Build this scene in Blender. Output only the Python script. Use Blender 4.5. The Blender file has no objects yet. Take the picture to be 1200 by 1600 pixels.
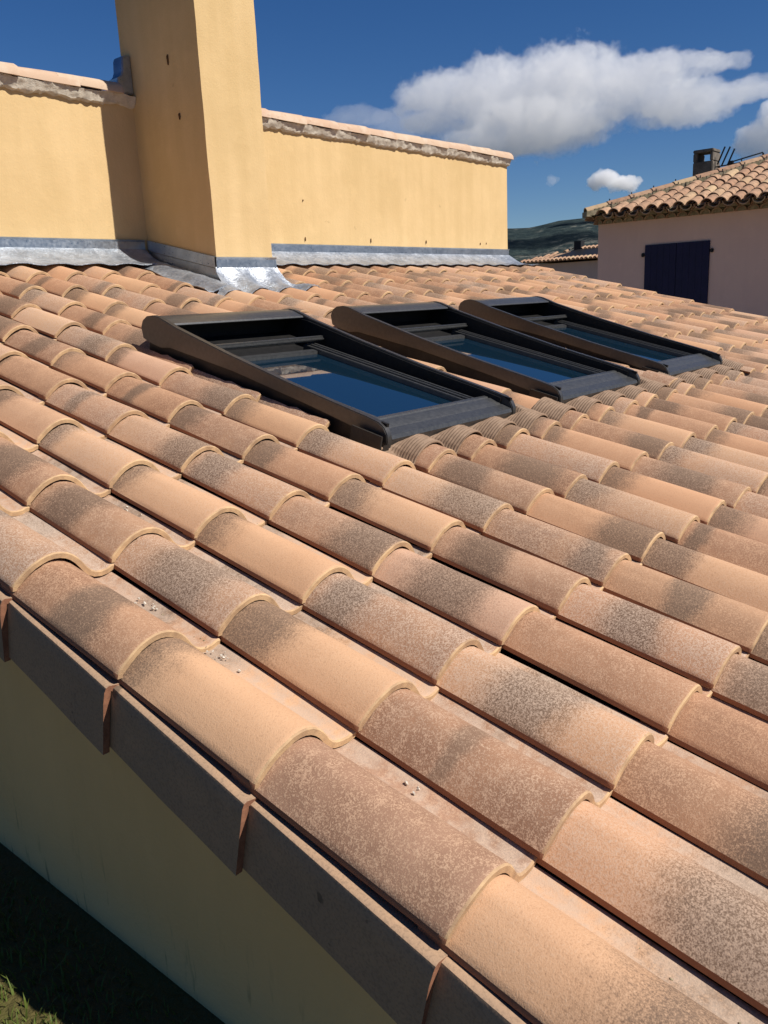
import bpy, bmesh, math, random
from mathutils import Vector, Matrix, noise as mnoise
R = math.radians
rng = random.Random(11)

# ---------------------------------------------------------------- camera, sky, sun, exposure
scene = bpy.context.scene
COL = scene.collection
YAW, PITCH, ROLL = 0.72303, 0.24447, 0.04537
CAM = Vector((-0.69985, -0.54533, 0.77788))
FPX = 1327.1                      # focal length in pixels of the 1200 x 1600 photograph
SLOPE = R(13.787); TW, TL = 0.22056, 0.36      # roof slope, tile cover width and exposed length

fwd = Vector((math.cos(YAW)*math.cos(PITCH), math.sin(YAW)*math.cos(PITCH), -math.sin(PITCH)))
rgt = fwd.cross(Vector((0, 0, 1))).normalized(); dwn = fwd.cross(rgt)
r2 = rgt*math.cos(ROLL) + dwn*math.sin(ROLL); d2 = dwn*math.cos(ROLL) - rgt*math.sin(ROLL)
cd = bpy.data.cameras.new('camera'); cam = bpy.data.objects.new('camera', cd); COL.objects.link(cam)
m = Matrix((r2, -d2, -fwd)).transposed().to_4x4(); m.translation = CAM; cam.matrix_world = m
cd.sensor_fit = 'VERTICAL'; cd.sensor_height = 36; cd.sensor_width = 27; cd.lens = 36*FPX/1600
cd.clip_start = 0.05; cd.clip_end = 30000
scene.camera = cam

SUN_EL = R(46.5)
to_sun = Vector((0.225, -0.673, 0)).normalized()*math.cos(SUN_EL) + Vector((0, 0, math.sin(SUN_EL)))
world = bpy.data.worlds.new('World'); scene.world = world; world.use_nodes = True
wn = world.node_tree; bg = wn.nodes['Background']
sky = wn.nodes.new('ShaderNodeTexSky'); sky.sky_type = 'NISHITA'; sky.sun_disc = False
sky.sun_elevation = SUN_EL; sky.sun_rotation = math.atan2(to_sun.x, to_sun.y)
sky.altitude = 1200; sky.air_density = 1.0; sky.dust_density = 0.0; sky.ozone_density = 5.0
hs = wn.nodes.new('ShaderNodeHueSaturation'); hs.inputs['Saturation'].default_value = 1.24; hs.inputs['Hue'].default_value = 0.509
wn.links.new(sky.outputs[0], hs.inputs['Color']); wn.links.new(hs.outputs[0], bg.inputs['Color']); bg.inputs['Strength'].default_value = 0.055
sl = bpy.data.lights.new('sun', 'SUN'); sun = bpy.data.objects.new('sun', sl); COL.objects.link(sun)
sl.energy = 5.0; sl.angle = R(0.53); sl.color = (1.0, 0.95, 0.875)
sun.rotation_euler = (-to_sun).to_track_quat('-Z', 'Y').to_euler()
scene.view_settings.view_transform = 'Standard'; scene.view_settings.look = 'None'
scene.view_settings.exposure = 0.38; scene.view_settings.gamma = 1.0
scene.render.engine = 'CYCLES'
scene.cycles.use_denoising = True
scene.cycles.max_bounces = 8; scene.cycles.volume_bounces = 5
scene.cycles.volume_step_rate = 0.4; scene.cycles.volume_max_steps = 256

# ---------------------------------------------------------------- helpers
def tag(o, label=None, cat=None, group=None, kind=None):
    for k, v in (('label', label), ('category', cat), ('group', group), ('kind', kind)):
        if v: o[k] = v
    return o

def empty(name, loc=(0, 0, 0), parent=None, rot=(0, 0, 0)):
    o = bpy.data.objects.new(name, None); COL.objects.link(o)
    o.location = loc; o.rotation_euler = rot; o.parent = parent; o.empty_display_size = 0.1
    return o

def obj(name, me, mat=None, parent=None, loc=(0, 0, 0), rot=(0, 0, 0)):
    o = bpy.data.objects.new(name, me); COL.objects.link(o)
    o.location = loc; o.rotation_euler = rot; o.parent = parent
    if mat and not me.materials: me.materials.append(mat)
    return o

def mesh(name, vs, fs, smooth=None):
    me = bpy.data.meshes.new(name); me.from_pydata([tuple(v) for v in vs], [], fs); me.update()
    if smooth is not None:
        me.polygons.foreach_set('use_smooth', [True]*len(me.polygons)); me.set_sharp_from_angle(angle=R(smooth))
    return me

class MB:
    """collects shapes of one piece"""
    def __init__(s): s.v, s.f = [], []
    def add(s, vs, fs):
        k = len(s.v); s.v += [tuple(v) for v in vs]; s.f += [tuple(i+k for i in f) for f in fs]; return s
    def box(s, x0, x1, y0, y1, z0, z1, M=None):
        vs = [Vector((x, y, z)) for z in (z0, z1) for y in (y0, y1) for x in (x0, x1)]
        if M: vs = [M @ v for v in vs]
        return s.add(vs, [(0, 2, 3, 1), (4, 5, 7, 6), (0, 1, 5, 4), (2, 6, 7, 3), (0, 4, 6, 2), (1, 3, 7, 5)])
    def prism(s, poly, x0, x1):
        """polygon in (y, z), extruded along x"""
        n = len(poly)
        vs = [(x0, *q) for q in poly] + [(x1, *q) for q in poly]
        fs = [tuple(range(n)), tuple(range(2*n-1, n-1, -1))] + [(i, i+n, (i+1) % n+n, (i+1) % n) for i in range(n)]
        return s.add(vs, fs)
    def tube(s, a, b, r, n=6, r1=None):
        a, b = Vector(a), Vector(b); d = (b-a).normalized(); u = d.orthogonal().normalized(); w = d.cross(u)
        r1 = r if r1 is None else r1
        vs = [p+(u*math.cos(t)+w*math.sin(t))*q for p, q in ((a, r), (b, r1)) for t in [2*math.pi*i/n for i in range(n)]]
        return s.add(vs, [(i, (i+1) % n, (i+1) % n+n, i+n) for i in range(n)] + [tuple(range(n-1, -1, -1)), tuple(range(n, 2*n))])
    def build(s, name, mat, parent=None, smooth=None, bevel=0, fix=True, **k):
        me = mesh(name, s.v, s.f)
        if fix or bevel:
            bm = bmesh.new(); bm.from_mesh(me)
            if fix: bmesh.ops.recalc_face_normals(bm, faces=bm.faces)
            if bevel:
                es = [e for e in bm.edges if len(e.link_faces) == 2 and e.calc_face_angle() > 0.5]
                bmesh.ops.bevel(bm, geom=es, offset=bevel, segments=2, affect='EDGES', clamp_overlap=True)
            bm.to_mesh(me); bm.free()
        if smooth is not None or bevel:
            me.polygons.foreach_set('use_smooth', [True]*len(me.polygons)); me.set_sharp_from_angle(angle=R(smooth or 35))
        return obj(name, me, mat, parent, **k)

def grid(nx, ny, fn):
    vs = [fn(i, j) for j in range(ny) for i in range(nx)]
    fs = [(j*nx+i, j*nx+i+1, (j+1)*nx+i+1, (j+1)*nx+i) for j in range(ny-1) for i in range(nx-1)]
    return vs, fs

def nz(x, y=0., z=0.): return mnoise.noise(Vector((x, y, z)))
def RW(x, s, h):      # roof coordinates (across, up the slope, off the slope) -> world
    return Vector((x, s*math.cos(SLOPE)-h*math.sin(SLOPE), s*math.sin(SLOPE)+h*math.cos(SLOPE)))
ROOF_ROT = (SLOPE, 0, 0)

# ---------------------------------------------------------------- material builder
class NT:
    def __init__(s, name):
        s.m = bpy.data.materials.new(name); s.m.use_nodes = True; s.t = s.m.node_tree
        s.t.nodes.clear(); s.o = s.t.nodes.new('ShaderNodeOutputMaterial')
    def n(s, typ, **kw):
        nd = s.t.nodes.new(typ)
        for k, v in kw.items(): setattr(nd, k, v)
        return nd
    def put(s, sock, v):
        if hasattr(v, 'is_output'): s.t.links.new(v, sock)
        elif v is not None:
            if isinstance(v, (tuple, list)) and len(v) == 3 and len(sock.default_value) == 4: v = (*v, 1)
            sock.default_value = v
    def math(s, op, a, b=None, c=None, clamp=False):
        nd = s.n('ShaderNodeMath', operation=op, use_clamp=clamp)
        for i, v in enumerate((a, b, c)):
            if v is not None: s.put(nd.inputs[i], v)
        return nd.outputs[0]
    def vmath(s, op, a, b=None):
        nd = s.n('ShaderNodeVectorMath', operation=op)
        s.put(nd.inputs[0], a)
        if b is not None: s.put(nd.inputs['Scale'] if op == 'SCALE' else nd.inputs[1], b)
        return nd.outputs['Value'] if op in ('LENGTH', 'DISTANCE') else nd.outputs[0]
    def noise(s, vec, scale, detail=3, rough=0.55, col=False, dist=0.):
        nd = s.n('ShaderNodeTexNoise'); s.put(nd.inputs['Vector'], vec)
        nd.inputs['Scale'].default_value = scale; nd.inputs['Detail'].default_value = detail
        nd.inputs['Roughness'].default_value = rough; nd.inputs['Distortion'].default_value = dist
        return nd.outputs['Color' if col else 'Fac']
    def white(s, w):
        nd = s.n('ShaderNodeTexWhiteNoise', noise_dimensions='1D'); s.put(nd.inputs['W'], w)
        sp = s.n('ShaderNodeSeparateColor'); s.t.links.new(nd.outputs['Color'], sp.inputs[0])
        return sp.outputs[0], sp.outputs[1], sp.outputs[2]
    def sep(s, v):
        nd = s.n('ShaderNodeSeparateXYZ'); s.put(nd.inputs[0], v); return nd.outputs[0], nd.outputs[1], nd.outputs[2]
    def comb(s, x, y, z):
        nd = s.n('ShaderNodeCombineXYZ')
        for i, v in enumerate((x, y, z)): s.put(nd.inputs[i], v)
        return nd.outputs[0]
    def step(s, v, a, b, lo=0., hi=1.):
        nd = s.n('ShaderNodeMapRange', interpolation_type='SMOOTHSTEP')
        for i, q in enumerate((v, a, b, lo, hi)): s.put(nd.inputs[i], q)
        return nd.outputs[0]
    def lin(s, v, a, b, lo=0., hi=1.):
        nd = s.n('ShaderNodeMapRange')
        for i, q in enumerate((v, a, b, lo, hi)): s.put(nd.inputs[i], q)
        return nd.outputs[0]
    def mix(s, f, a, b, mode='MIX'):
        nd = s.n('ShaderNodeMix', data_type='RGBA', blend_type=mode)
        s.put(nd.inputs[0], f); s.put(nd.inputs[6], a); s.put(nd.inputs[7], b); return nd.outputs[2]
    def attr(s, name, out='Vector', typ='GEOMETRY'):
        nd = s.n('ShaderNodeAttribute', attribute_name=name, attribute_type=typ); return nd.outputs[out]
    def pos(s): return s.n('ShaderNodeNewGeometry').outputs['Position']
    def oco(s): return s.n('ShaderNodeTexCoord').outputs['Object']
    def rnd(s): return s.n('ShaderNodeObjectInfo').outputs['Random']
    def bump(s, h, strength=.3, dist=.002, normal=None):
        nd = s.n('ShaderNodeBump'); s.put(nd.inputs['Height'], h)
        nd.inputs['Strength'].default_value = strength; nd.inputs['Distance'].default_value = dist
        if normal is not None: s.put(nd.inputs['Normal'], normal)
        return nd.outputs[0]
    def bsdf(s, col, rough=.8, normal=None, metal=0., spec=.3, **kw):
        nd = s.n('ShaderNodeBsdfPrincipled')
        s.put(nd.inputs['Base Color'], col); s.put(nd.inputs['Roughness'], rough); s.put(nd.inputs['Metallic'], metal)
        s.put(nd.inputs['Specular IOR Level'], spec)
        if normal is not None: s.put(nd.inputs['Normal'], normal)
        for k, v in kw.items(): s.put(nd.inputs[k.replace('_', ' ')], v)
        s.t.links.new(nd.outputs[0], s.o.inputs['Surface']); return s.m

# terracotta with kiln-flamed dark bands, red mottle and pale frosting; every tile differs by its random number
def tile_material(name, stuff):
    g = NT(name)
    tc = g.attr('tc'); edge = g.attr('edge', 'Fac')
    rnd = g.attr('rnd', 'Fac') if stuff else g.rnd()
    a1, a2, a3 = g.white(g.math('MULTIPLY', rnd, 91.7)); b1, b2, b3 = g.white(g.math('MULTIPLY_ADD', rnd, 57.3, 13.1))
    if stuff:
        at = g.n('ShaderNodeAttribute', attribute_name='look'); lc, lw = at.outputs['Color'], at.outputs['Alpha']
    else:
        at = g.n('ShaderNodeObjectInfo'); lc, lw = at.outputs['Color'], at.outputs['Alpha']
    sp = g.n('ShaderNodeSeparateColor'); g.put(sp.inputs[0], lc); hue, mottle, where = sp.outputs[0], sp.outputs[1], sp.outputs[2]
    off = g.comb(g.math('MULTIPLY', rnd, 173.), g.math('MULTIPLY', rnd, 91.), g.math('MULTIPLY', rnd, 37.))
    p = g.vmath('ADD', tc, off)
    x, s, h = g.sep(tc)
    nbig = g.noise(p, 7., 3, .5); nmid = g.noise(p, 38., 4, .6); nfine = g.noise(p, 215., 3, .62); nsp = g.noise(p, 430., 2, .6)
    speck = g.math('ADD', g.math('MULTIPLY', g.math('SUBTRACT', nfine, .5), 1.3), g.math('MULTIPLY', g.math('SUBTRACT', nsp, .5), 1.0))
    # base clay: sand to orange to rose
    base = g.mix(hue, (.585, .352, .200), (.520, .275, .155))
    base = g.mix(g.step(b1, .85, 1.0, 0., .8), base, (.56, .345, .235))
    base = g.mix(g.math('MULTIPLY', g.step(nbig, .38, .72), .28), base, (.46, .245, .130))
    # red-brown mottle over whole tiles
    mot = g.math('MULTIPLY', mottle, g.lin(g.step(g.math('ADD', g.math('ADD', g.math('MULTIPLY', nbig, .7), g.math('MULTIPLY', speck, .5)), g.math('MULTIPLY', nmid, .35)), .34, .60), 0., 1., .60, 1.))
    spk = g.step(g.math('ADD', speck, g.math('MULTIPLY', g.math('SUBTRACT', nmid, .5), .8)), -.24, .34)
    motcol = g.mix(spk, g.mix(b2, (.195, .098, .060), (.215, .122, .078)), g.mix(b3, (.45, .260, .150), (.45, .290, .192)))
    col = g.mix(g.math('MULTIPLY', mot, .96), base, motcol)
    # flamed dark band across the tile at a height of its own
    ctr = g.lin(where, 0., 1., -.02, .42)
    wid = g.lin(lw, 0., 1., .002, .17)
    dist = g.math('DIVIDE', g.math('ABSOLUTE', g.math('SUBTRACT', g.math('ADD', s, g.math('MULTIPLY', g.math('SUBTRACT', nbig, .5), .10)), ctr)), wid)
    dist = g.math('ADD', dist, g.math('MULTIPLY', speck, .42))
    dist = g.math('ADD', dist, g.math('MULTIPLY', g.math('SUBTRACT', nmid, .5), .5))
    band = g.math('MULTIPLY', g.step(dist, 1.45, .45), g.math('MULTIPLY', g.step(lw, .02, .15), g.lin(speck, -.3, .45, 1.12, .60)))
    col = g.mix(g.math('MULTIPLY', band, .88), col, g.mix(a2, (.135, .088, .060), (.165, .112, .077)))
    # pale frosting specks
    fr = g.math('MULTIPLY', g.step(b2, .5, 1.0), g.step(g.math('ADD', g.math('ADD', nfine, g.math('MULTIPLY', nsp, .6)), g.math('MULTIPLY', nbig, .35)), .84, 1.18))
    col = g.mix(g.math('MULTIPLY', fr, .55), col, (.54, .43, .34))
    col = g.mix(g.math('MULTIPLY', g.step(speck, .02, .6), .46), col, (.50, .35, .235))
    col = g.mix(g.math('MULTIPLY', g.step(speck, -.02, -.6), .38), col, (.17, .088, .056))
    # dust lying in the trough
    pan = g.step(x, .150, .185)
    dust = g.math('MULTIPLY', pan, g.step(g.math('ADD', nmid, g.math('MULTIPLY', nbig, .4)), .45, .85))
    col = g.mix(g.math('MULTIPLY', dust, .6), col, (.44, .345, .27))
    # cut faces: sandy front rim, raw red clay elsewhere
    rim = g.mix(g.step(g.math('ADD', g.math('MULTIPLY', nmid, .6), g.math('MULTIPLY', nbig, .5)), .38, .72), (.56, .37, .20), (.34, .215, .125))
    raw = g.mix(nmid, (.30, .135, .075), (.20, .090, .052))
    col = g.mix(g.step(edge, .5, .6), col, g.mix(g.step(edge, 1.5, 1.6), rim, raw))
    hgt = g.math('ADD', g.math('MULTIPLY', nfine, .7), g.math('ADD', g.math('MULTIPLY', nsp, .5), g.math('MULTIPLY', nmid, .8)))
    return g.bsdf(col, .82, g.bump(hgt, .35, .0016), spec=.22)

def stucco(name, c1, c2, dirt=None, zone=None):
    g = NT(name); p = g.pos()
    x, y, z = g.sep(p)
    big = g.noise(p, 1.6, 4, .6); mid = g.noise(p, 9., 4, .6); fine = g.noise(p, 90., 4, .65)
    streak = g.noise(g.comb(g.math('MULTIPLY', x, 9.), g.math('MULTIPLY', y, 9.), g.math('MULTIPLY', z, .9)), 1., 4, .6)
    col = g.mix(g.step(g.math('ADD', g.math('MULTIPLY', big, .6), g.math('MULTIPLY', streak, .4)), .35, .68), c1, c2)
    col = g.mix(g.math('MULTIPLY', g.step(mid, .52, .75), .25), col, tuple(min(1, v*1.12) for v in c2))
    spots = g.math('MULTIPLY', g.step(g.noise(p, 14., 2, .5), .74, .79), .3)
    col = g.mix(spots, col, tuple(v*.55 for v in c1))
    if zone:   # splash dirt climbing from the soil
        lo, hi = zone
        f = g.step(g.math('ADD', z, g.math('MULTIPLY', g.math('SUBTRACT', g.noise(p, 5., 4, .65), .5), .28)), hi, lo)
        col = g.mix(g.math('MULTIPLY', f, .6), col, dirt)
        f2 = g.math('MULTIPLY', g.step(z, hi+.06, lo), g.step(g.noise(g.comb(g.math('MULTIPLY', x, 40.), g.math('MULTIPLY', y, 40.), g.math('MULTIPLY', z, 6.)), 1., 3, .6), .60, .72))
        col = g.mix(g.math('MULTIPLY', f2, .7), col, tuple(v*.35 for v in dirt))
    hg = g.math('ADD', g.math('MULTIPLY', fine, .7), g.math('ADD', g.math('MULTIPLY', mid, 1.6), g.math('MULTIPLY', big, 2.)))
    return g.bsdf(col, .92, g.bump(hg, .5, .004), spec=.12)

def simple(name, c1, c2, scale=20., rough=.7, metal=0., bump=.3, bdist=.002, spec=.3, detail=4):
    g = NT(name); p = g.oco(); n = g.noise(p, scale, detail, .6); n2 = g.noise(p, scale*6, 3, .6)
    col = g.mix(g.step(g.math('ADD', g.math('MULTIPLY', n, .7), g.math('MULTIPLY', n2, .3)), .35, .65), c1, c2)
    rg = g.lin(n2, .3, .7, max(.02, rough-.1), min(1, rough+.1))
    return g.bsdf(col, rg, g.bump(g.math('ADD', n, g.math('MULTIPLY', n2, .4)), bump, bdist), metal, spec)

M = {}
M['tile'] = tile_material('terracotta_tile', False)
M['tile_far'] = tile_material('terracotta_tile_field', True)
M['stucco'] = stucco('ochre_stucco', (.530, .372, .180), (.605, .432, .222))
M['gable'] = stucco('ochre_shade_stucco', (.70, .445, .19), (.76, .485, .21), (.74, .50, .235), (-.44, -.26))  # same ochre, made warmer and brighter in its colour to offset cool shade
M['pink'] = stucco('rose_stucco', (.70, .47, .375), (.74, .505, .40))
M['cement'] = simple('cement', (.42, .37, .30), (.56, .50, .41), 30., .95, bump=.8, bdist=.006, spec=.1)
M['deck'] = simple('roof_underlay', (.05, .03, .02), (.08, .05, .035), 12., .9)
g = NT('verge_clay'); rn = g.rnd(); p = g.vmath('ADD', g.oco(), g.comb(g.math('MULTIPLY', rn, 60.), 0., 0.)); w1, w2, w3 = g.white(g.math('MULTIPLY', rn, 19.))
c = g.mix(w1, (.36, .235, .150), (.235, .170, .112)); c = g.mix(g.step(g.noise(p, 11., 4, .6), .4, .68, 0., .7), c, (.40, .255, .155)); c = g.mix(g.step(g.noise(p, 200., 3, .6), .45, .66, 0., .35), c, (.14, .10, .07))
c = g.mix(g.step(g.noise(p, 24., 2, .5), .70, .74, 0., .6), c, (.05, .04, .03))
M['flap'] = g.bsdf(c, .85, g.bump(g.noise(p, 180., 4, .6), .45, .0016), spec=.2)
M['raw'] = simple('raw_clay', (.33, .15, .085), (.22, .10, .06), 60., .9, bump=.5, spec=.15)
M['zinc'] = simple('zinc_strip', (.30, .34, .39), (.44, .48, .52), 9., .36, metal=.85, bump=.15)
M['lead'] = simple('soft_flashing', (.31, .335, .37), (.51, .54, .58), 12., .46, metal=.78, bump=.9, bdist=.008)
M['frame'] = simple('skylight_metal', (.030, .028, .026), (.044, .041, .038), 60., .38, metal=.2, bump=.12, bdist=.001, spec=.75)
M['frame_lit'] = simple('skylight_metal_lit', (.040, .040, .040), (.060, .060, .059), 60., .36, metal=.2, bump=.12, bdist=.001, spec=.7)  # lighter copy of the skylight metal, sunlit grey put into its colour
M['frame_in'] = simple('skylight_casing_shade', (.010, .010, .010), (.017, .016, .016), 40., .5, metal=.0, bump=.1, spec=.25)  # near-black casing; on the cover linings it stands in for shade
M['pleat'] = simple('pleated_flashing', (.19, .122, .078), (.26, .172, .112), 40., .7, bump=.2, spec=.3)
M['dark'] = simple('dark_membrane', (.022, .018, .015), (.035, .028, .022), 20., .6, bump=.3)
M['shutter'] = simple('blue_shutter_paint', (.010, .009, .036), (.013, .011, .046), 6., .6, bump=.1)
M['iron'] = simple('dark_iron', (.02, .02, .022), (.035, .035, .035), 20., .6, metal=.5)
M['dark_cement'] = simple('dark_grey_cement', (.10, .085, .07), (.18, .15, .12), 8., .95, bump=.5, bdist=.006)  # even dark grey cement colour of the neighbour's chimney
M['grout'] = simple('mossy_mortar', (.19, .165, .095), (.33, .27, .18), 14., .95, bump=.8, bdist=.01)
M['crumb'] = simple('mortar_crumbs', (.46, .41, .34), (.60, .55, .47), 90., .9)

g = NT('skylight_glass')
M['glass'] = g.bsdf((.004, .016, .030), .015, spec=.5, IOR=3.6)  # blue in the base colour stands in for reflected sky
g = NT('neighbour_tile'); rn = g.rnd(); w1, w2, w3 = g.white(g.math('MULTIPLY', rn, 77.7)); p = g.vmath('ADD', g.oco(), g.comb(g.math('MULTIPLY', rn, 50.), 0., 0.))
c = g.mix(w1, (.43, .275, .175), (.34, .195, .122)); c = g.mix(g.math('MULTIPLY', g.step(g.noise(p, 14., 4, .65), .42, .66), .7), c, (.20, .13, .085))
c = g.mix(g.math('MULTIPLY', g.step(w2, .75, .95), .5), c, (.50, .38, .22)); M['ntile'] = g.bsdf(c, .85, g.bump(g.noise(p, 60., 3), .4, .004), spec=.2)
g = NT('grass_soil'); p = g.pos(); c = g.mix(g.step(g.noise(p, 6., 4), .35, .65), (.080, .072, .024), (.10, .075, .03)); M['ground'] = g.bsdf(c, .95, g.bump(g.noise(p, 60., 4), .8, .02), spec=.1)
g = NT('grass_blade'); p = g.pos(); c = g.mix(g.noise(p, 40., 2), (.050, .085, .012), (.105, .125, .022)); M['grass'] = g.bsdf(c, .6, spec=.2)
g = NT('hill_forest'); p = g.pos(); f1 = g.noise(p, .035, 5, .7); f2 = g.noise(p, .006, 4, .6)
c = g.mix(g.step(f1, .4, .62), (.016, .026, .028), (.036, .049, .046)); c = g.mix(g.math('MULTIPLY', g.step(g.math('MULTIPLY', f1, f2), .29, .36), .7), c, (.14, .135, .115)); M['hill'] = g.bsdf(c, .95, g.bump(f1, .6, 12.), spec=.05)

# ---------------------------------------------------------------- ground and hills
def ground_z(x, y):
    t = min(1, max(0, (-y-.3)/2.2)); t = t*t*(3-2*t)
    return -.455 - 1.7*t
vs, fs = [], []
xs = [-6000, -1500, -300, -60, -14, -6, -3, -1.5, -.8, -.4, 0, .4, 3, 8, 14, 30, 80, 300, 900, 2500, 6000]
ys = [-6000, -1500, -300, -60, -14, -6, -3.5, -2.5, -2, -1.5, -1, -.6, -.3, 0, .6, 1.4, 3, 6, 14, 30, 80, 300, 900, 2500, 6000]
vs, fs = grid(len(xs), len(ys), lambda i, j: (xs[i], ys[j], ground_z(xs[i], ys[j])))
tag(obj('ground', mesh('ground', vs, fs, 60), M['ground']), kind='structure')

g = NT('bounce_gravel'); p = g.pos(); c = g.mix(g.step(g.noise(p, 9., 4), .35, .65), (.26, .215, .165), (.33, .275, .215)); M['bounce_pale'] = g.bsdf(c, .95, g.bump(g.noise(p, 120., 4), .8, .01), spec=.1)
tag(MB().box(7.35, 12.98, -5., 9., -.5, -.43).build('bounce_yard', M['bounce_pale']), kind='structure')  # unseen pale ground, added to bounce light onto the neighbour's wall

def hill_pt(i, j):
    az = R(-70 + 200*i/219); t = j/24
    d = 1500 + 1500*t
    prof = .83*(196) + 22*math.sin(az*3.1+.6) + 22*nz(az*5, 3.1) + 13*nz(az*17, 7.7) + 5*nz(az*60, 1.3)
    if R(24) < az < R(36): prof += 0
    z = prof*(1-(abs(t-.6)/.6)**1.6 if t < .6 else 1-((t-.6)/.4)**2) + (3*nz(az*40, t*9)+2*nz(az*120, t*30))*math.sin(math.pi*t)
    return (CAM.x+d*math.cos(az), CAM.y+d*math.sin(az), -3+max(0, z))
vs, fs = grid(220, 25, hill_pt)
tag(obj('hills', mesh('hills', vs, fs, 60), M['hill']), kind='structure')

# ---------------------------------------------------------------- the house with the new tiled roof
NCOL, ROW0, ROW1 = 32, -3, 11
XEND = NCOL*TW
house = tag(empty('house'), 'ochre house with mottled terracotta tiled roof, three skylights and a square rendered chimney', 'house')

# outline of a tile, outer skin, across (x) and off the slope (h)
PROF = [(-.003, -.002), (-.002, .008), (.006, .0165), (.016, .0265), (.028, .037), (.042, .0468), (.057, .0535), (.072, .0580), (.087, .0592),
        (.102, .0570), (.117, .0515), (.130, .0430), (.141, .0325), (.151, .0200), (.160, .0075), (.170, -.0030), (.181, -.0098), (.194, -.0125), (.207, -.0115), (.2185, -.0065), (.2255, -.0075)]
def prof_h(x):
    x = x % TW
    for (a, ha), (b, hb) in zip(PROF[1:], PROF[2:]):
        if a <= x <= b: return ha+(hb-ha)*(x-a)/(b-a)
    return PROF[-1][1]

def tile_geo(seed, length=.415, x0=-1., x1=1., jag=0., warp=1.):
    """one interlocking S tile: vertices, faces and the kind of every face (0 skin, 1 front rim, 2 raw clay)"""
    pr = [q for q in PROF if x0 <= q[0] <= x1]
    if x0 > -.5: pr.insert(0, (x0, prof_h(x0)))
    if x1 < .5: pr.append((x1, prof_h(x1)))
    st = [0, .0035, .012]+[length*k for k in ((.35, .7, 1.) if length > .2 else (.6, 1.))]
    if jag: st = [0, .0035, .012]+[length*k/12 for k in range(1, 13)]
    n = len(pr); V = []; F = []; E = []
    # normals of the outline for the thickness
    nr = []
    for i in range(n):
        a, b = pr[max(0, i-1)], pr[min(n-1, i+1)]; d = Vector((b[0]-a[0], b[1]-a[1])).normalized(); nr.append((-d.y, d.x))
    for skin in (0, 1):
        for k, s in enumerate(st):
            t = s/.415
            for i, (x, h) in enumerate(pr):
                hh = h*(1-.05*t) - .0165*t
                xx = x + (.0085*t if x < .06 else -.002*t if x < .16 else 0)
                if skin: xx -= nr[i][0]*.0125; hh -= nr[i][1]*.0125
                elif k == 0: hh -= .0022*nr[i][1]; xx -= .0022*nr[i][0]
                ss = s + warp*(.0016*nz(x*30, seed*3.7, 1.) if k < 3 else 0) + (warp*.003*nz(x*9, seed*7.1) if k < 3 else 0)
                hh += warp*.0012*nz(x*14, s*7, seed*5.3)
                if jag and i >= n-2: xx += jag*nz(s*45, seed*9.1, 2.)*(1 if i == n-1 else .5) ; hh += .5*jag*nz(s*60, seed*4.1)
                V.append((xx, ss, hh))
    K = len(st)
    def q(sk, k, i): return (sk*K+k)*n+i
    for k in range(K-1):
        for i in range(n-1):
            F.append((q(0, k, i), q(0, k, i+1), q(0, k+1, i+1), q(0, k+1, i))); E.append(2. if i == 0 and x0 < -.5 else (1. if k == 0 else 0.))
            F.append((q(1, k, i), q(1, k+1, i), q(1, k+1, i+1), q(1, k, i+1))); E.append(2.)
        F.append((q(0, k, 0), q(0, k+1, 0), q(1, k+1, 0), q(1, k, 0))); E.append(2.)
        F.append((q(0, k, n-1), q(1, k, n-1), q(1, k+1, n-1), q(0, k+1, n-1))); E.append(2.)
    for i in range(n-1):
        F.append((q(0, 0, i), q(1, 0, i), q(1, 0, i+1), q(0, 0, i+1))); E.append(1.)
        F.append((q(0, K-1, i), q(0, K-1, i+1), q(1, K-1, i+1), q(1, K-1, i))); E.append(2.)
    return V, F, E

def tile_mesh(name, geo, tc=None, rnd=None, mat=None):
    V, F, E = geo
    me = mesh(name, V, F, 38)
    at = me.attributes.new('tc', 'FLOAT_VECTOR', 'POINT'); at.data.foreach_set('vector', [c for v in (tc or V) for c in v])
    at = me.attributes.new('edge', 'FLOAT', 'FACE'); at.data.foreach_set('value', E)
    if rnd:
        at = me.attributes.new('rnd', 'FLOAT', 'POINT'); at.data.foreach_set('value', rnd)
    me.materials.append(mat or M['tile']); return me

SKX = [1.300, 2.388, 3.460]; SKW = .755; SK0, SK1 = 1.245, 2.55
GEO = {('full', i): tile_geo(i*1.7+.3) for i in range(6)}
jobs = []      # (column, row, geometry key)
for r in range(ROW0, ROW1+1):
    for c in range(NCOL):
        key = ('full', rng.randrange(6))
        x = c*TW
        if r == 3 and SKX[0]-.05 < x+.08 < SKX[2]+SKW+.01:
            key = ('short', 0)
            if not any(X-.02 < x+.08 < X+SKW+.02 for X in SKX): jobs.append((c, r, ('upper', 0)))
        elif 3 <= r <= 6:
            for X in SKX:
                L_, R_ = X-.030, X+SKW+.012
                if x+.2 > L_ and x+.03 < R_:
                    if x < L_ and L_-x > .07: key = ('left', round(L_-x, 3))      # cut along the window's left side
                    elif x+.16 > R_ and x < R_: key = ('right', round(R_-x, 3))
                    elif r > 3: key = None
                    break
        if key is None: continue
        if key not in GEO:
            if key[0] == 'short': GEO[key] = tile_geo(9.1, .125)
            elif key[0] == 'left': GEO[key] = tile_geo(4.4+key[1], x1=key[1], jag=.012)
            else: GEO[key] = tile_geo(5.4+key[1], x0=key[1], jag=.004)
        if ('upper', 0) not in GEO: GEO[('upper', 0)] = [[(v[0], v[1]+.185, v[2]) for v in q_] if i_ == 0 else q_ for i_, q_ in enumerate(tile_geo(2.2, .22))]
        jobs.append((c, r, key))

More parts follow.
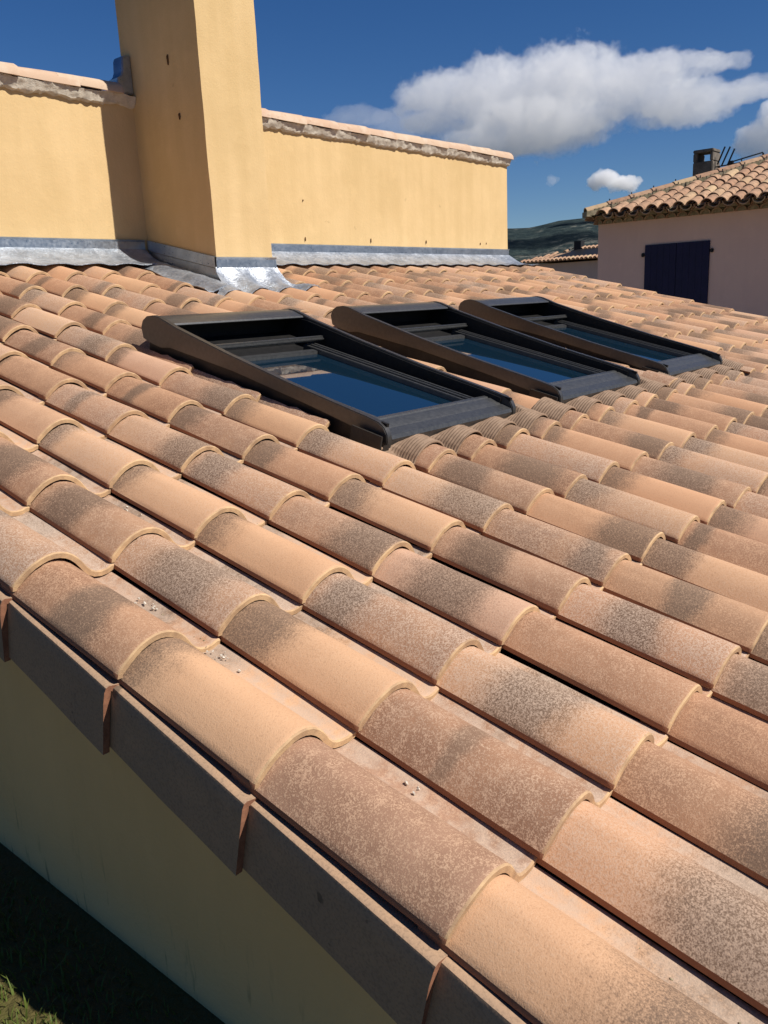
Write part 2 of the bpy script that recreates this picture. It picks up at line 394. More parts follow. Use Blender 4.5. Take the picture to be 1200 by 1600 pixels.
def in_view(P):
    d = Vector(P)-CAM; z = d.dot(fwd)
    if z < .1: return False
    u, v = 600+FPX*d.dot(r2)/z, 800+FPX*d.dot(d2)/z
    return -160 < u < 1330 and 330 < v < 1800
def seen_size(j):
    P = RW((j[0]+.4)*TW, (j[1]+.4)*TL, .04)
    return (P-CAM).length + (0 if in_view(P) else 1000)
jobs.sort(key=seen_size)

mb = MB(); mb.box(.0, XEND+.03, ROW0*TL+.02, (ROW1+1)*TL+.06, -.115, -.045)
roof = mb.build('roof', M['deck'], house, rot=ROOF_ROT)
tag(roof, 'sloping terracotta tile roof with sandy, flamed brown and frosted tiles')
LOOK = {(0, 0): (.7, 1., .2, 0.), (0, -1): (.2, .1, .12, .9), (0, 1): (.1, .0, .95, .62), (0, 2): (.5, .8, .45, .35), (0, 3): (.4, .9, .7, .4), (1, 0): (.8, 1., .5, .1), (1, -1): (.6, .1, .25, .65),
        (1, 1): (.1, .15, .85, .66), (1, 2): (.4, .75, .45, .55), (1, 3): (.3, .85, .6, .5), (2, 0): (.4, .25, .50, .50), (2, 1): (.7, .95, .7, .3), (2, 2): (.2, .05, .95, .55), (2, 3): (.2, .05, .95, .60), (2, -1): (.6, .8, .3, .4),
        (3, 0): (.8, .7, .5, .0), (3, 1): (.4, .35, .45, .6), (3, 2): (.5, .8, .2, .55), (3, 3): (.5, .6, .7, .4), (4, 0): (.9, .45, .5, .4), (4, 1): (.4, .8, .6, .45), (4, 2): (.2, .1, .85, .6), (4, 3): (.6, .5, .8, .4), (1, 4): (.4, .9, .5, .5), (2, 4): (.2, .1, .95, .55)}
def look(c, r):
    if (c, r) in LOOK: return LOOK[(c, r)]
    q = rng.random()
    if q < .34: return (rng.uniform(0, .7), rng.uniform(0, .45), rng.uniform(.75, 1.), rng.uniform(.4, .75))
    if q < .82: return (rng.uniform(.2, 1.), rng.uniform(.65, 1.), rng.uniform(.1, .95), rng.uniform(.0, .7))
    if q < .94: return (rng.uniform(0, .7), rng.uniform(0, .5), rng.uniform(.0, .4), rng.uniform(.4, .8))
    return (rng.uniform(0, 1), rng.uniform(0, .15), .5, 0.)
MESHES = {}
restL = []
restV, restF, restE, restT, restR = [], [], [], [], []
for n, (c, r, key) in enumerate(jobs):
    loc = Vector((c*TW+rng.uniform(-.002, .002), r*TL+rng.uniform(-.005, .005), rng.uniform(-.001, .0025)))
    rot = (rng.uniform(-.004, .004), rng.uniform(-.012, .012), rng.uniform(-.010, .010))
    if n < 290:
        if key not in MESHES: MESHES[key] = tile_mesh('tile', GEO[key])
        obj('tile', MESHES[key], None, roof, loc, rot).color = look(c, r)
    else:
        V, F, E = GEO[key]; k = len(restV)
        Mx = Matrix.Translation(loc) @ Matrix.Rotation(rot[2], 4, 'Z') @ Matrix.Rotation(rot[1], 4, 'Y')
        restV += [tuple(Mx @ Vector(v)) for v in V]; restF += [tuple(i+k for i in f) for f in F]; restE += E
        restT += V; restR += [rng.random()]*len(V); restL += list(look(c, r))*len(V)
far = obj('far_tiles', tile_mesh('far_tiles', (restV, restF, restE), restT, restR, M['tile_far']), None, roof)
at = far.data.attributes.new('look', 'FLOAT_COLOR', 'POINT'); at.data.foreach_set('color', restL)
tag(far, kind='stuff')

# verge tiles: an upright clay flap with a rolled top, each lapping over the next one down
def verge_geo(seed):
    st = [0, .004, .10, .20, .30, .385]
    out = [(-.026, -.150), (-.026, -.04), (-.0252, -.018), (-.0222, -.0095), (-.0165, -.0070), (-.0095, -.0085), (.03, -.017)]
    V, F = [], []
    for sk in (0, 1):
        for s in st:
            t = s/.385
            for i, (x, h) in enumerate(out):
                xx = x+.015*t + .0024*nz(s*8, h*12, seed); hh = h + .010*(i == 0)*t - .006*t*(i > 0) + .0018*nz(s*11, seed*2.3, i*.1)
                if sk: xx += .013 if i < 4 else .004; hh -= 0 if i < 3 else .012
                V.append((xx, s+.003*nz(h*20, seed), hh))
    n, K = len(out), len(st)
    q = lambda sk, k, i: (sk*K+k)*n+i
    for k in range(K-1):
        for i in range(n-1):
            F += [(q(0, k, i), q(0, k+1, i), q(0, k+1, i+1), q(0, k, i+1)), (q(1, k, i), q(1, k, i+1), q(1, k+1, i+1), q(1, k+1, i))]
        F += [(q(0, k, 0), q(1, k, 0), q(1, k+1, 0), q(0, k+1, 0)), (q(0, k, n-1), q(0, k+1, n-1), q(1, k+1, n-1), q(1, k, n-1))]
    for i in range(n-1): F += [(q(0, 0, i), q(0, 0, i+1), q(1, 0, i+1), q(1, 0, i)), (q(0, K-1, i), q(1, K-1, i), q(1, K-1, i+1), q(0, K-1, i+1))]
    return V, F
VM = []
for k in range(3):
    mb = MB(); mb.add(*verge_geo(k*2.1+.4)); o = mb.build('verge_tile', M['flap'], roof, 40); VM.append(o.data); bpy.data.objects.remove(o)
    VM[-1].materials.append(M['raw'])
    for pl in VM[-1].polygons:
        if pl.normal.y < -.8: pl.material_index = 1
for r in range(ROW0, ROW1+1):
    obj('verge_tile', VM[r % 3], None, roof, (rng.uniform(-.0015, .0015), r*TL+.002+rng.uniform(-.004, .003), -.004), (rng.uniform(-.006, .006), rng.uniform(-.035, .015), rng.uniform(-.006, .006)))

# mortar crumbs lying in the near troughs
mb = MB(); rc = random.Random(5)
for (cx, cs) in ((.196, .925), (.200, .665), (.199, .905), (.195, .68), (.42, 1.32), (.205, .22)):
    for k in range(rc.randrange(3, 7)):
        x, s, q = cx+rc.gauss(0, .007), cs+rc.gauss(0, .016), rc.uniform(.0008, .0026)
        mb.box(-q, q, -q, q, -q*.6, q*.6, Matrix.Translation((x, s, -.0155)) @ Matrix.Rotation(rc.random()*6, 4, Vector((rc.random(), rc.random(), 1))))
tag(mb.build('mortar_crumbs', M['crumb'], roof), kind='stuff')
mb = MB()
for k in range(420):
    c = rc.randrange(0, 7); x, s_, q = c*TW+rc.gauss(.196, .010), rc.uniform(-.9, 2.6), rc.uniform(.0005, .0016)
    mb.box(-q, q, -q*1.4, q*1.4, -q*.6, q*.6, Matrix.Translation((x, s_, -.0135-.0165*((s_/TL) % 1)+.0012)) @ Matrix.Rotation(rc.random()*6, 4, Vector((rc.random(), rc.random(), 1))))
tag(mb.build('grit', M['grout'], roof), kind='stuff')

# gable wall under the verge, front wall under the eave
def gable_pt(i, j):
    y = -1.05+5.4*i/60; zt = y*math.tan(SLOPE)-.075; z0 = ground_z(0, y)-.15
    return (.021+.003*nz(y*3, j*.4, 5.), y, z0+(zt-z0)*j/14)
vs, fs = grid(61, 15, gable_pt)
k = len(vs); vs += [(.25, *v[1:]) for v in vs]; fs = fs + [tuple(i+k for i in reversed(f)) for f in fs]
for i in range(60): fs += [(i, i+k, i+1+k, i+1), (14*61+i, 14*61+i+1, 14*61+i+1+k, 14*61+i+k)]
gw = MB().add(vs, fs).build('gable_wall', M['gable'], house, 40)
gw['label'] = 'shaded ochre gable wall with splash stains along its foot'
mb = MB(); mb.box(.26, XEND-.05, -1.04, -.80, -2.6, -.40); mb.build('front_wall', M['gable'], house)

# ---------------------------------------------------------------- raised wall above the roof with coping, mortar, flashing
WY, WZ, WX1 = 4.25, 2.022, 6.757
CX0, CX1, CY0, CY1 = 2.592, 3.03, 3.577, 4.32
def wall_pt(x0, x1):
    def f(i, j):
        x = x0+(x1-x0)*i/70; z = .80+(WZ-.80)*j/14
        return (x, WY+.004*nz(x*2.3, z*2.3, 8.)+.0015*nz(x*9, z*9, 1.), z)
    return f
vs, fs = grid(71, 15, wall_pt(-.35, WX1))
k = len(vs); vs += [(v[0], WY+.26, v[2]) for v in vs]; fs = fs + [tuple(i+k for i in reversed(f)) for f in fs]
for i in range(70): fs += [(14*71+i, 14*71+i+1, 14*71+i+1+k, 14*71+i+k)]
for j in range(14): fs += [(j*71, j*71+k, (j+1)*71+k, (j+1)*71), (j*71+70, (j+1)*71+70, (j+1)*71+70+k, j*71+70+k)]
uw = MB().add(vs, fs).build('upper_wall', M['stucco'], house, 40, bevel=0)
uw['label'] = 'sunlit smooth ochre wall rising above the top of the tiled roof'

def coping_geo(seed, ln):
    """half-round coping tile laid along x, wider at its right-hand end"""
    V, F = [], []; n = 11; st = [0, .01, ln*.5, ln-.012, ln-.004, ln]
    for sk in (0, 1):
        for k, s in enumerate(st):
            t = s/ln; ry, rz_ = .140+.020*t-(.013 if sk else 0), .066+.016*t-(.013 if sk else 0)
            if k == 5 and not sk: ry -= .002; rz_ -= .002
            for i in range(n):
                a = math.pi*i/(n-1); ca, sa = math.cos(a), math.sin(a)
                V.append((s+.004*nz(i*.7, seed, k*.1)*(k > 2), -math.copysign(abs(ca)**.75, ca)*ry, sa**.8*rz_+.004*nz(s*9, i*.4, seed)))
    K = len(st); q = lambda sk, k, i: (sk*K+k)*n+i
    for k in range(K-1):
        for i in range(n-1): F += [(q(0, k, i), q(0, k+1, i), q(0, k+1, i+1), q(0, k, i+1)), (q(1, k, i), q(1, k, i+1), q(1, k+1, i+1), q(1, k+1, i))]
        for i in (0, n-1): F += [(q(0, k, i), q(1, k, i), q(1, k+1, i), q(0, k+1, i))]
    for k in (0, K-1):
        for i in range(n-1): F += [(q(0, k, i), q(0, k, i+1), q(1, k, i+1), q(1, k, i))]
    return V, F
g = NT('coping_clay'); rn = g.rnd(); p = g.vmath('ADD', g.oco(), g.comb(g.math('MULTIPLY', rn, 50.), 0., 0.)); w1, w2, w3 = g.white(g.math('MULTIPLY', rn, 31.))
c = g.mix(w1, (.49, .37, .26), (.46, .31, .215)); c = g.mix(g.step(g.noise(p, 9., 4, .6), .45, .7, 0., .7), c, (.54, .44, .34)); c = g.mix(g.step(g.noise(p, 16., 4, .65), .55, .72, 0., .5), c, (.33, .20, .13))
M['coping'] = g.bsdf(c, .85, g.bump(g.noise(p, 120., 3), .3, .002), spec=.2)
CM = []
for k in range(4):
    o = MB().add(*coping_geo(k*3.3+1, .405)).build('coping_tile', M['coping'], uw, 45); CM.append(o.data); bpy.data.objects.remove(o)
spots = [(-.35+.36*k) for k in range(8)] + [CX1-.115+.346*k for k in range(11)]
for k, x in enumerate(spots):
    if x+.40 > CX0-.08 and x < CX0-.1: x = CX0-.50
    obj('coping_tile', CM[k % 4], None, uw, (x, WY+.096+rng.uniform(-.005, .005), 2.049+rng.uniform(-.003, .003)), (0, R(1.7)+rng.uniform(-.006, .006), rng.uniform(-.012, .012)))

# hand-laid mortar bed under the coping, ragged along its lower edge
def mortar(x0, x1, seed):
    N = int((x1-x0)/.012); J = 9
    def f(i, j):
        x = x0+(x1-x0)*i/(N-1); t = j/(J-1)
        low = 1.979 + .018*nz(x*5, seed) + .012*nz(x*22, seed+2) + .006*nz(x*70, seed+5)
        stepd = .012*(((x-x0) % .36) > .18)
        z = low + (2.034+stepd*.5-low)*t
        dep = (.020+.026*t + .007*nz(x*26, z*30, seed) + .004*nz(x*80, z*80, seed)) if j else -.004
        return (x, WY-dep, z)
    vs, fs = grid(N, J, f); k = len(vs)
    vs += [(x0, WY+.2, 2.030), (x1, WY+.2, 2.030)]; fs = fs+[(k-N, *range(k-N+1, k), k+1, k)]
    o = MB().add(vs, fs).build('mortar_bed', M['cement'], uw, 50)
mortar(-.35, CX0-.002, 1.3); mortar(CX1+.002, WX1+.012, 6.1)

# nail holes and chips in the wall render
g = NT('rust_chip'); M['chip'] = g.bsdf((.12, .065, .03), .95, spec=.1)
for (x, z, w, h_) in ((3.98, 1.245, .004, .034), (4.72, 1.250, .005, .036), (5.45, 1.252, .004, .030), (6.28, 1.252, .005, .022), (6.38, 1.256, .003, .018), (3.98, 1.52, .004, .016)):
    n = 9; poly = [(math.cos(t)*w*(1+.4*nz(t, x)), math.sin(t)*h_*.5*(1+.4*nz(t*2, z))) for t in [2*math.pi*i/n for i in range(n)]]
    vs = [(x+a, WY-.0075, z+b) for a, b in poly]+[(x+a*.6, WY+.004, z+b*.6) for a, b in poly]
    MB().add(vs, [tuple(range(n))]+[(i, (i+1) % n, n+(i+1) % n, n+i) for i in range(n)]).build('render_chip', M['chip'], uw)

# zinc strip and soft apron along the wall foot
def apron_h(x): return prof_h(x)
def wall_flashing(x0, x1, ext=0.):
    mb = MB(); mb.prism([(WY-.012, 1.150), (WY-.012, 1.196), (WY-.020, 1.206), (WY-.002, 1.210), (WY-.002, 1.150)], x0, x1)
    mb.build('zinc_strip', M['zinc'], uw)
    N = int((x1+ext-x0)/.02)+1; J = 10
    def f(i, j):
        x = x0+(x1+ext-x0)*i/(N-1); t = j/(J-1)
        wav = .16*max(0, prof_h(x)) + .049
        se = 4.145 + .015*nz(x*3, 2.2)+.008*nz(x*11, 1.)
        lowp = RW(x, se, wav+.012+.004*nz(x*7, 4.))
        up = Vector((x, WY-.015, 1.153))
        b = t**1.6
        P = up*(1-t)+lowp*t; P.z -= .028*math.sin(math.pi*t)*(1-t*.4); P.z += .004*nz(x*12, t*4, 3.)*math.sin(math.pi*min(1, t+.2)) ; P.y += .003*nz(x*16, t*6)
        if x > x1: P.y += 0; P.z -= (x-x1)*.35*(1-t)
        return P
    vs, fs = grid(N, J, f); k = len(vs)
    vs = list(vs)+[Vector(v)-Vector((0, 0, .004)) for v in vs]; fs = fs+[tuple(i+k for i in reversed(q)) for q in fs]+[((J-1)*N+i, (J-1)*N+i+1, (J-1)*N+i+1+k, (J-1)*N+i+k) for i in range(N-1)]
    MB().add(vs, fs).build('apron_flashing', M['lead'], uw, 60)
wall_flashing(-.35, CX0-.03); wall_flashing(CX1+.012, WX1+.004, .17)

# ---------------------------------------------------------------- chimney
def chim_side(A, B, nx, ztop):
    def f(i, j):
        t = i/(nx-1); z = .75+(ztop-.75)*j/30; P = A.lerp(B, t); n_ = Vector((B.y-A.y, A.x-B.x, 0)).normalized()
        return P + n_*(.005*nz(P.x*3+P.y*2.1, z*2.2, 4.)*min(1, 6*t*(1-t)+.0)) + Vector((0, 0, z))
    return grid(nx, 31, f)
mb = MB(); q4 = [Vector(v) for v in ((CX0, CY0, 0), (CX1, CY0, 0), (CX1, CY1, 0), (CX0, CY1, 0))]
for i in range(4): mb.add(*chim_side(q4[i], q4[(i+1) % 4], 9, 3.35))
mb.add([(v.x, v.y, 3.35) for v in q4], [(0, 1, 2, 3)])
chim = mb.build('chimney', M['stucco'], house, 40, fix=False)
bm = bmesh.new(); bm.from_mesh(chim.data); bmesh.ops.remove_doubles(bm, verts=bm.verts, dist=.0008); bmesh.ops.recalc_face_normals(bm, faces=bm.faces)
for v in bm.verts: v.co.x += .003*nz(v.co.z*4, v.co.y*3, 2.)+.0015*nz(v.co.z*15, v.co.y*9, 5.); v.co.y += .003*nz(v.co.z*4, v.co.x*3, 9.)
bm.to_mesh(chim.data); bm.free()
chim.data.polygons.foreach_set('use_smooth', [True]*len(chim.data.polygons)); chim.data.set_sharp_from_angle(angle=R(60))
MB().box(CX0-.05, CX1+.05, CY0-.05, CY1+.05, 3.35, 3.42).build('chimney_cap', M['cement'], chim, bevel=.01)
for (y, z, h_) in ((3.86, 2.17, .055), (3.80, 1.86, .035)):
    vs = [(CX0-.0075, y-.006, z+h_*.5), (CX0-.0075, y+.003, z+h_*.3), (CX0-.0075, y-.004, z-h_*.5), (CX0-.0075, y-.009, z)]
    MB().add(vs+[(v[0]+.01, v[1], v[2]) for v in vs], [(3, 2, 1, 0), (4, 5, 6, 7), (0, 1, 5, 4), (1, 2, 6, 5), (2, 3, 7, 6), (3, 0, 4, 7)]).build('render_chip', M['chip'], chim)
# flashing: zinc bands on the two seen faces, soft apron spread over the tiles
def zt(y): return 1.063+(y-CY0)*.2155
mb = MB(); mb.prism([(CY0-.016, 1.005), (CY0-.016, 1.050), (CY0-.024, 1.062), (CY0-.003, 1.066), (CY0-.003, 1.005)], CX0-.016, CX1+.016)
mb.build('zinc_strip', M['zinc'], chim)
for dz0, dz1, dx in ((-.060, .003, .016), (-.135, -.064, .011)):
    ya, yb = CY0-.018, WY-.02
    vs = [(x, y, zt(y)+d) for x in (CX0-dx, CX0-.003) for y, d in ((ya, dz0), (yb, dz0), (yb, dz1), (ya, dz1))]
    MB().add(vs, [(0, 1, 2, 3), (7, 6, 5, 4), (0, 4, 5, 1), (1, 5, 6, 2), (2, 6, 7, 3), (3, 7, 4, 0)]).build('zinc_strip', M['zinc'], chim)
vs = [(x, y, zt(y)+d) for x in (CX1+.003, CX1+.012) for y, d in ((CY0-.018, -.06), (WY-.02, -.06), (WY-.02, .003), (CY0-.018, .003))]
MB().add(vs, [(0, 1, 2, 3), (7, 6, 5, 4), (0, 4, 5, 1), (1, 5, 6, 2), (2, 6, 7, 3), (3, 7, 4, 0)]).build('zinc_strip', M['zinc'], chim)
def lay(x, s, lift, k): return RW(x, s, lift + k*max(0, prof_h(x)) + .005*nz(x*10, s*10, 3.))
sF = 3.70      # roof coordinate of the chimney's front face
def front_apron(i, j):
    t = j/11; u = i/29; x = (CX0-.02)*(1-u)+(CX1+.02)*u
    xe = CX0-.26+(CX1+.20-CX0+.26)*u
    x = x+(xe-x)*t**1.5
    top = Vector((x, CY0-.014, 1.008)); se = 3.43 + .04*u + .025*nz(xe*6, 1.7)
    s = 3.655+(se-3.655)*t
    P = lay(x, s, .035-.012*t, .6)
    b = min(1, t/.45); b = b*b*(3-2*b)
    P = top.lerp(P, b) if t < .45 else P
    P.z += .006*nz(x*9, t*5, 7.)*t; return P
vs, fs = grid(30, 12, front_apron); k = len(vs)
vs = list(vs)+[v-Vector((0, 0, .004)) for v in vs]; fs = fs+[tuple(i+k for i in reversed(q)) for q in fs]+[(11*30+i, 11*30+i+1, 11*30+i+1+k, 11*30+i+k) for i in range(29)]
MB().add(vs, fs).build('apron_flashing', M['lead'], chim, 60)
def side_apron(i, j):
    t = j/8; u = i/24; s = 3.50+(4.20-3.50)*u
    w = .24-.07*u+.02*nz(s*7, 3.); x = CX0-.012-w*t
    y = s*math.cos(SLOPE)-.02
    if t < .3:
        top = Vector((CX0-.011, max(y, CY0-.016) if True else y, zt(max(y, CY0-.016))-.13)); P = lay(CX0-.012-w*.3, s, .045, .5)
        return top.lerp(P, t/.3)
    return lay(x, s, .045-.012*t+.01*nz(s*6, x*6), .5)
vs, fs = grid(25, 9, side_apron); k = len(vs)
vs = list(vs)+[v-Vector((0, 0, .004)) for v in vs]; fs = fs+[tuple(i+k for i in reversed(q)) for q in fs]+[(8*25+i, 8*25+i+1, 8*25+i+1+k, 8*25+i+k) for i in range(24)]+[(j*25, (j+1)*25, (j+1)*25+k, j*25+k) for j in range(8)]
MB().add(vs, fs).build('apron_flashing', M['lead'], chim, 60)
# bent zinc saddle where the coping meets the chimney
mb = MB(); pts = [(-.003, 2.05), (-.003, 2.265), (-.045, 2.262), (-.062, 2.245), (-.068, 2.175), (-.08, 2.145), (-.11, 2.126), (-.11, 2.05)]; n = len(pts)
mb.add([(CX0+a, y, b) for y in (WY-.03, WY+.07) for a, b in pts], [tuple(range(n)), tuple(range(2*n-1, n-1, -1))]+[(i, (i+1) % n, n+(i+1) % n, n+i) for i in range(n)])
mb.build('zinc_saddle', M['zinc'], chim, 50, bevel=.006)

# ---------------------------------------------------------------- skylights
SIDE = [(1.243, .012), (1.240, .048), (1.246, .070), (1.262, .089), (1.290, .100), (1.34, .1035), (1.40, .105), (1.70, .113), (2.04, .131), (2.36, .155), (2.41, .163), (2.46, .169), (2.50, .168), (2.540, .156), (2.566, .134), (2.574, .105), (2.556, .064), (2.50, .056), (2.44, .054), (2.38, .068), (2.0, .076), (1.6, .064), (1.34, .050), (1.29, .016)]
SLAB = ['nearest of the three dark roof windows, below the chimney', 'middle one of the three dark roof windows', 'farthest of the three dark roof windows, towards the pink house']
SLIV = tile_mesh('tile', tile_geo(7.7, .40, x1=.030, jag=.010))
for k, X in enumerate(SKX):
    for r in (4, 5, 6):        # slivers of cut tile left standing beside the window
        if k != 1: obj('tile', SLIV, None, roof, (X-.047, r*TL+.03+rng.uniform(-.02, .02), .002+rng.uniform(0, .006)), (.012, rng.uniform(-.1, .05), rng.uniform(-.02, .02)))
    sk = empty('skylight', RW(X, 0, 0), house, ROOF_ROT); sk['label'] = SLAB[k]
    w = SKW
    for x0, x1 in ((0, .026), (w-.026, w)):
        MB().prism(SIDE, x0, x1).build('side_cover', M['frame'], sk, 30, bevel=.003)
    mb = MB(); mb.prism([(2.402, .146), (2.397, .151), (2.402, .157), (2.43, .1605), (2.46, .1655), (2.50, .165), (2.538, .153), (2.562, .132), (2.57, .105), (2.55, .07), (2.53, .07), (2.535, .128), (2.46, .147)], .0275, w-.0275)
    mb.build('top_cover', M['frame_lit'], sk, 30)
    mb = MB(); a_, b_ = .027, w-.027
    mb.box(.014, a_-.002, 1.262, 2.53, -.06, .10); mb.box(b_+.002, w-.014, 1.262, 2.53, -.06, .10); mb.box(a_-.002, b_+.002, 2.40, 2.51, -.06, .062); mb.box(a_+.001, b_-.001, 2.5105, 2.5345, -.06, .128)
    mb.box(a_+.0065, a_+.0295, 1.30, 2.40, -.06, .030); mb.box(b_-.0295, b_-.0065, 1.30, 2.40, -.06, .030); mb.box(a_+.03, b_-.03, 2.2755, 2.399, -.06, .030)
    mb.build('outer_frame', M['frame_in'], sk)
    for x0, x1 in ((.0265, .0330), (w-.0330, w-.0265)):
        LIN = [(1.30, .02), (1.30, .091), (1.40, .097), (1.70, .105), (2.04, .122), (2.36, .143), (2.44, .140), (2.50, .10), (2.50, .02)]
        MB().prism(LIN, x0, x1).build('shade_lining', M['frame_in'], sk)  # black sheets put the shade of the covers' inner faces into colour
    # stepped sash rails
    for sx in (0, 1):
        mb = MB()
        for (u0, u1, hh) in ((.030, .052, .060), (.055, .070, .074), (.0725, .0865, .071), (.089, .105, .066)):
            x0, x1 = (a_+u0, a_+u1) if sx == 0 else (b_-u1, b_-u0)
            mb.box(x0, x1, 1.335, 2.275, .0, hh)
        mb.build('sash_rail', M['frame_lit'], sk, bevel=.002)
    mb = MB(); mb.box(a_+.008, b_-.008, 2.240, 2.268, .082, .103); mb.build('top_rail', M['frame_lit'], sk, bevel=.008)
    mb = MB(); mb.box(a_+.106, b_-.106, 2.180, 2.215, .03, .060); mb.build('top_bead', M['frame_lit'], sk, bevel=.003)
    mb = MB(); mb.prism([(1.250, .028), (1.243, .052), (1.250, .064), (1.290, .070), (1.294, .066), (1.300, .071), (1.345, .079), (1.350, .074), (1.357, .080), (1.372, .080), (1.378, .050), (1.378, .0)], .0275, w-.0275)
    mb.build('bottom_rail', M['frame_lit'], sk, 30)
    mb = MB(); mb.box(a_+.1055, b_-.1055, 1.379, 2.179, .034, .046); mb.build('glass_pane', M['glass'], sk)
    # flashing: dark gutters at the sides, pleated skirt below
    mb = MB(); mb.box(-.075, -.001, 1.20, 2.62, -.044, -.034); mb.box(w+.001, w+.07, 1.20, 2.62, -.044, -.034); mb.box(-.07, w+.07, 2.60, 2.72, -.0435, -.030)
    mb.build('gutter_flashing', M['dark'], sk)
    mb = MB(); mb.box(-.026, -.018, 1.245, 1.375, -.03, .068); mb.box(-.018, .012, 1.2385, 1.2395, -.03, .040); mb.build('corner_flap', M['dark'], sk, bevel=.002)
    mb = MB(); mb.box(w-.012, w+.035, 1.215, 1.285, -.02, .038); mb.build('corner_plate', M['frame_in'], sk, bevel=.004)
    x1 = (SKX[k+1]-X-.022) if k < 2 else w+.06
    N = int((x1+.02)/.007); J = 52
    def f(i, j):
        x = -.02+(x1+.02)*i/(N-1); t = j/(J-1); s = 1.268-.132*t + .006*nz(x*7, k*3.)*t
        ht = prof_h(X+x); low = max(ht, -.004)+.010
        up = .030 if x < w else max(ht, .0)+.012
        b = min(1, t*1.9); b = b*b*(3-2*b)
        h_ = up*(1-b)+low*b + .0024*math.sin(t*11.5*2*math.pi+ .9*nz(x*5, k)) + .002*nz(x*14, t*4, k)
        return (x, s, h_)
    vs, fs = grid(N, J, f); kk = len(vs)
    vs = list(vs)+[(v[0], v[1], v[2]-.004) for v in vs[-N:]]; fs = fs+[((J-1)*N+i, (J-1)*N+i+1, kk+i+1, kk+i) for i in range(N-1)]
    MB().add(vs, fs).build('pleated_skirt', M['pleat'], sk, 70)

# broken tile end lying between the second and third window
V, F, E = tile_geo(3.3, .16, .02, .15, jag=.01)
o = obj('tile', tile_mesh('tile', (V, F, E)), None, roof, (SKX[2]-.175, 1.17, .012), (.03, .0, -.10))

# ---------------------------------------------------------------- neighbouring pink house
NX, EX, EY, EZ = 13.0, 12.60, 6.475, 1.955
HM = .340          # roof rise per metre
nh = tag(empty('neighbour_house', (NX, 5., 0)), 'pinkish rendered house with hipped canal tile roof and dark blue shutters', 'house')
O = Vector((NX, 5., 0))
def nb(mb, *a, **k):
    mb.v = [tuple(Vector(v)-O) for v in mb.v]; return mb.build(*a, **k)
YL, YR = 6.472, -2.0
WT = 1.98
mb = MB()
sh = (5.629, 4.584, 1.448, .15)   # shutter y0 y1 top bottom
mb.box(NX, NX+.25, sh[0], YL, -.6, WT); mb.box(NX, NX+.25, YR, sh[1], -.6, WT); mb.box(NX, NX+.25, sh[1], sh[0], sh[2], WT); mb.box(NX, NX+.25, sh[1], sh[0], -.6, sh[3])
mb.box(NX+.25, NX+7, YL-.25, YL, -.6, WT); mb.box(NX+.25, NX+7, YR, YR+.25, -.6, WT)
nb(mb, 'wall', M['pink'], nh)
for a_, b_ in ((sh[0], (sh[0]+sh[1])/2+.003), ((sh[0]+sh[1])/2-.003, sh[1])):
    mb = MB(); n = 5; st_ = (a_-b_)/n
    for i in range(n): mb.box(NX-.028, NX+.012, b_+st_*i+.0006, b_+st_*(i+1)-.0006, sh[3], sh[2])
    s_ = nb(mb, 'shutter', M['shutter'], nh, bevel=.0015)
for y in (sh[0]+.035, sh[1]-.035):
    mb = MB(); mb.box(NX-.04, NX+.01, y-.022, y+.022, sh[2]-.18, sh[2]-.12); nb(mb, 'shutter_hinge', M['iron'], nh, bevel=.008)
# roof slopes with a hip towards the far corner
RW_ = 3.6          # run up to the ridge
def rz(x): return EZ+(x-EX)*HM
mb = MB()
A = Vector((EX, EY, EZ-.012)); B = Vector((EX, YR-.4, EZ-.012)); Cc = Vector((EX+RW_, YR-.4, EZ+RW_*HM-.03)); D = Vector((EX+RW_, EY-RW_, EZ+RW_*HM-.03)); E_ = Vector((EX+2*RW_, EY, EZ-.03)); F_ = Vector((EX+2*RW_, YR-.4, EZ-.03))
mb.add([A, B, Cc, D, E_, F_], [(0, 1, 2, 3), (0, 3, 4), (4, 3, 2, 5)])
mb.add([A+Vector((.22, 0, -.03)), B+Vector((.22, 0, -.03)), F_-Vector((0, 0, .05)), E_-Vector((0, 0, .05))], [(0, 1, 2, 3)])
nr_ = nb(mb, 'roof', M['grout'], nh, fix=False)
def canal(r0, r1, ln, n=9, th=.014):
    V, F = [], []
    for sk in (0, 1):
        for s, r in ((0, r0), (ln, r1)):
            for i in range(n):
                t = math.pi*i/(n-1); V.append((s, -math.cos(t)*(r-sk*th), math.sin(t)*(r-sk*th)*.85))
    q = lambda sk, k, i: (sk*2+k)*n+i
    for i in range(n-1):
        F += [(q(0, 0, i), q(0, 1, i), q(0, 1, i+1), q(0, 0, i+1)), (q(1, 0, i), q(1, 0, i+1), q(1, 1, i+1), q(1, 1, i)), (q(0, 0, i), q(0, 0, i+1), q(1, 0, i+1), q(1, 0, i)), (q(0, 1, i), q(1, 1, i), q(1, 1, i+1), q(0, 1, i+1))]
    return V, F
def shared(name, geo, mat, smooth=40):
    o = MB().add(*geo).build(name, mat, None, smooth); me = o.data; bpy.data.objects.remove(o); return me
cov = shared('cover_tile', canal(.094, .080, .36), M['ntile'])
PIT, EXP = .212, .285; nsl = math.atan(HM)
ncol = 26
for c in range(ncol):
    y = EY-.06-PIT*c
    for r in range(12):
        u = r*EXP; x = EX-.05+u*math.cos(nsl)
        if x-EX > EY-y-.22 or x > EX+RW_-.3 or y < 2.4: continue
        obj('roof_tile', cov, None, nr_, Vector((x, y+rng.uniform(-.008, .008), rz(x)+.015+rng.uniform(-.004, .004)))-O, (0, -nsl+.02+rng.uniform(-.015, .015), rng.uniform(-.03, .03)))
        if r == 0:   # channel tile showing its open end between covers
            obj('roof_tile', cov, None, nr_, Vector((x+.02, y-PIT/2, rz(x)+.030))-O, (math.pi, -nsl, 0))
